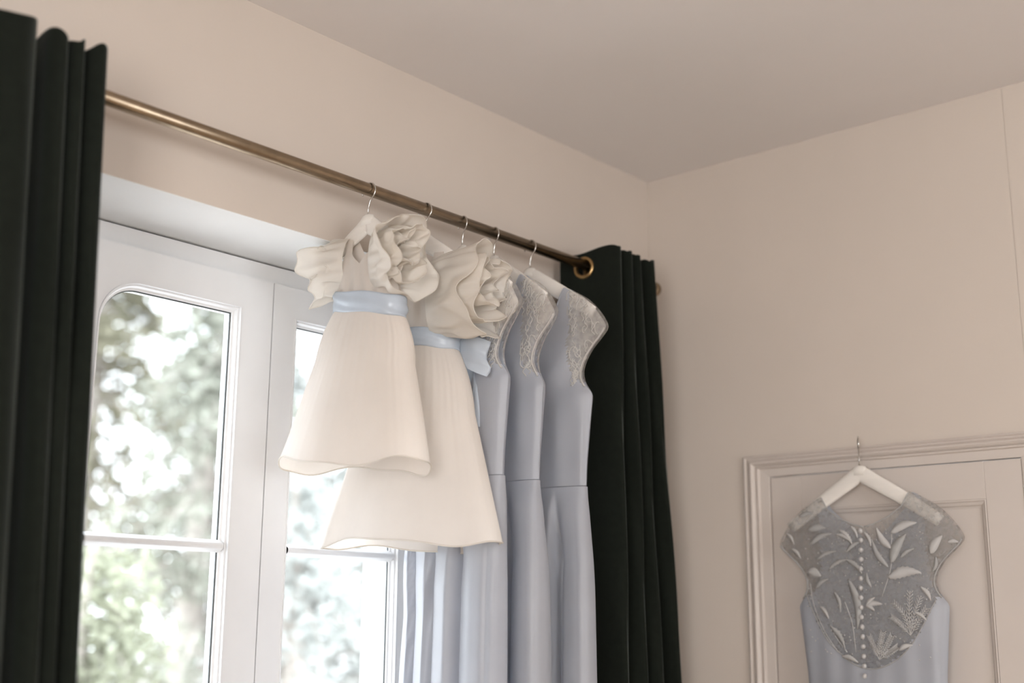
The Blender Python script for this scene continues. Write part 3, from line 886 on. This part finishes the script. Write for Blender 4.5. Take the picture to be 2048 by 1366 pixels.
leaves = [((0.073, 1.722), (0.153, 1.734), 0.026, A_, .12), ((0.084, 1.829), (0.149, 1.852), 0.020, A_, 0), ((0.082, 1.757), (0.122, 1.827), 0.026, G_, 0), ((0.082, 1.793), (0.047, 1.844), 0.018, A_, 0),
          ((0.074, 1.748), (0.033, 1.817), 0.014, G_, 0), ((-0.147, 1.74), (-0.107, 1.73), 0.024, A_, .1), ((-0.14, 1.845), (-0.088, 1.849), 0.019, G_, 0), ((-0.136, 1.809), (-0.073, 1.835), 0.014, G_, 0),
          ((-0.052, 1.843), (-0.019, 1.805), 0.011, A_, .25), ((-0.06, 1.832), (-0.022, 1.812), 0.008, A_, .25), ((-0.035, 1.787), (0.006, 1.813), 0.010, G_, .2), ((0.014, 1.656), (0.055, 1.66), 0.013, A_, .2), ((0.014, 1.656), (0.038, 1.676), 0.009, A_, .1), ((0.014, 1.656), (0.036, 1.644), 0.009, A_, .1),
          ((0.179, 1.777), (0.209, 1.819), 0.022, A_, 0), ((0.221, 1.803), (0.244, 1.803), 0.010, A_, 0), ((-0.083, 1.747), (-0.031, 1.769), 0.010, G_, .25), ((-0.085, 1.607), (-0.049, 1.553), 0.014, G_, .3), ((-0.059, 1.535), (-0.016, 1.521), 0.012, A_, .2),
          ((0.09, 1.552), (0.123, 1.565), 0.011, A_, .1), ((-0.036, 1.769), (0.006, 1.732), 0.012, G_, .25), ((-0.203, 1.84), (-0.183, 1.811), 0.009, A_, 0), ((-0.164, 1.881), (-0.127, 1.889), 0.010, G_, 0), ((-.030, 1.72), (-.012, 1.60), .020, G_, 0),
          ((-.115, 1.772), (-.062, 1.790), .010, G_, .25), ((-.125, 1.700), (-.085, 1.722), .011, G_, .2), ((.030, 1.700), (.018, 1.735), .009, G_, .2), ((.150, 1.700), (.172, 1.668), .010, A_, .15), ((-.112, 1.655), (-.088, 1.625), .010, A_, .2), ((-.070, 1.690), (-.055, 1.640), .010, G_, .25),
          ((.105, 1.770), (.140, 1.790), .010, G_, .2), ((.014, 1.835), (.030, 1.800), .009, A_, .25), ((-.020, 1.850), (-.004, 1.822), .009, A_, .25), ((.135, 1.640), (.160, 1.622), .009, A_, .1), ((-.190, 1.800), (-.165, 1.775), .010, A_, .1), ((.190, 1.770), (.178, 1.735), .008, G_, .1)]
for lf_ in leaves: leaf(*lf_)
stems = [[(0.056, 1.678), (0.073, 1.722), (0.082, 1.757), (0.082, 1.793), (0.087, 1.837)], [(0.12, 1.587), (0.109, 1.634), (0.083, 1.664)], [(0.12, 1.587), (0.121, 1.643), (0.125, 1.69)], [(0.12, 1.587), (0.132, 1.634), (0.149, 1.677)], [(0.12, 1.587), (0.141, 1.621), (0.163, 1.651)], [(0.12, 1.587), (0.099, 1.612), (0.076, 1.63)],
         [(0.039, 1.529), (0.029, 1.555), (0.017, 1.585)], [(0.039, 1.529), (0.044, 1.564), (0.053, 1.594)], [(0.039, 1.529), (0.058, 1.56), (0.074, 1.586)], [(0.039, 1.529), (0.066, 1.547), (0.086, 1.56)], [(-0.141, 1.712), (-0.133, 1.666), (-0.106, 1.602), (-0.069, 1.544)], [(-0.085, 1.611), (-0.072, 1.58), (-0.044, 1.545)], [(-0.042, 1.665), (-0.025, 1.616), (-0.02, 1.545)]]
r2 = random.Random(5)
for i, L in enumerate(stems):
    P = [tuple(q) for q in catmull([loc_uz(p) for p in L], 6)]
    lines = [P]
    if 1 <= i <= 9:
        for k in range(2, len(P)-1):
            for s in (-1, 1):
                (u, z) = P[k]; du, dz = P[k+1][0]-P[k][0], P[k+1][1]-P[k][1]; ll = math.hypot(du, dz)+1e-6; du /= ll; dz /= ll
                lines.append([(u, z), (u+.012*(du*.8-s*dz*.6), z+.012*(dz*.8+s*du*.6))])
    o = ribbons(lines, dsurf, .0010, .003).build('sprig_embroidery', A_, dr, True)
bd = MB()
for k in range(130):
    u, z = r2.uniform(-.15, .17), r2.uniform(1.53, 1.84)
    L = loc_uz((u, z))
    bd.sphere((L[0], dsurf(*L)-.003, L[1]), .0018, 6, 4)
tag(bd.build('beads', A_, dr, True), None, None, None, 'stuff')
bt = MB().sphere((0, 0, 0), .0062, 12, 8, (1, .75, 1)).build('button', M['button'], dr, True)
first = True
for k in range(17):
    z = 1.838-k*.0232
    L = loc_uz((.006-.0005*k, z))
    o = bt if first else bt.copy()
    if not first: COL.objects.link(o); o.parent = dr
    first = False
    o.location = (L[0], dsurf(*L)-.006, L[1])
# lower edge trim of the lace panel
U = [(-0.155, 1.686), (-0.13, 1.634), (-0.097, 1.575), (-0.05, 1.531), (-0.0, 1.508), (0.05, 1.514), (0.104, 1.548), (0.149, 1.608), (0.182, 1.668)]
ribbons([[loc_uz(tuple(p)) for p in catmull(U, 6)]], dsurf, .0016, .002).build('lace_edge', G_, dr, True)

# ------------------------------------------------------------------ garden outside the window
struct('ground', MB().box(-40, 60, YO+.02, 80, -.6, -.5), M['lawn'], 'pale gravel terrace outside the window')
def conifer(loc, h, rad, mat, n_br, label, seed, droop=.5, base=.6, tuft=10, card=.16, up=0.0):
    r = random.Random(seed)
    root = empty('garden_tree', loc); tag(root, label, 'tree', 'garden trees outside the window')
    tr = []; rr = []
    for k in range(9):
        t = k/8; tr.append((.15*math.sin(t*3+seed), .12*math.sin(t*4), h*t)); rr.append(.17*(1-t)+.02)
    MB().tube(tr, rr, 10).build('trunk', M['bark'], root, True)
    br = MB(); V = []; F_ = []
    for i in range(n_br):
        t = r.uniform(0, 1)**.8; z = base+(h-base)*t; L = rad*(1-.78*t)*r.uniform(.6, 1.1); a = r.uniform(0, 6.28)
        pts = []
        for k in range(6):
            s = k/5
            pts.append((L*s*math.cos(a), L*s*math.sin(a), z+up*L*s-droop*L*s*s))
        br.tube(pts, [.03*(1-.8*k/5)*(1.2-t) for k in range(6)], 5, False)
        for q in range(tuft):
            s = r.uniform(.25, 1); k = min(4, int(s*5)); f = s*5-k
            c = [pts[k][m]+(pts[k+1][m]-pts[k][m])*f for m in range(3)]
            for e in range(3):
                ax = Vector((r.gauss(0, 1), r.gauss(0, 1), r.gauss(-.4, .6))).normalized(); bx = ax.cross(Vector((r.gauss(0, 1), r.gauss(0, 1), r.gauss(0, 1)))).normalized()
                cc = Vector(c)+Vector((r.gauss(0, .10), r.gauss(0, .10), r.gauss(-.04, .08)))
                b0 = len(V); l = card*r.uniform(.6, 1.4); w = l*.30
                V += [cc-ax*l*.5, cc+bx*w*.5, cc+ax*l*.5, cc-bx*w*.5]; F_.append((b0, b0+1, b0+2, b0+3))
    br.build('branches', M['bark'], root, True)
    tag(mesh_obj('foliage', V, F_, mat, root, False), None, None, None, 'stuff')
    return root
conifer((3.9, 7.6, -.5), 7.0, 1.5, M['leaf_a'], 190, 'grey-green conifer seen through the left panes', 61, tuft=16)
conifer((5.0, 11.8, -.5), 11.0, 2.2, M['leaf_c'], 260, 'tall olive-brown conifer filling the top of the left pane', 62, tuft=16, card=.2)
conifer((6.3, 8.0, -.5), 6.5, 1.5, M['leaf_b'], 190, 'silvery conifer seen through the right panes', 63, tuft=16)
conifer((2.95, 5.2, -.5), 3.2, 1.0, M['leaf_b'], 60, 'low silvery drooping tree between the panes', 64, tuft=18, droop=.7, card=.12)
conifer((1.25, 5.0, -.5), 2.6, .9, M['leaf_d'], 60, 'low fresh green bush by the left curtain', 65, tuft=18, base=.1, card=.12)
conifer((8.6, 13.6, -.5), 12.0, 2.4, M['leaf_b'], 260, 'far tall pale tree at the back of the garden', 67, tuft=16, card=.24)
conifer((13.6, 13.2, -.5), 11.0, 2.4, M['leaf_a'], 220, 'farther grey-green tree behind the dresses', 66, tuft=16, card=.22)
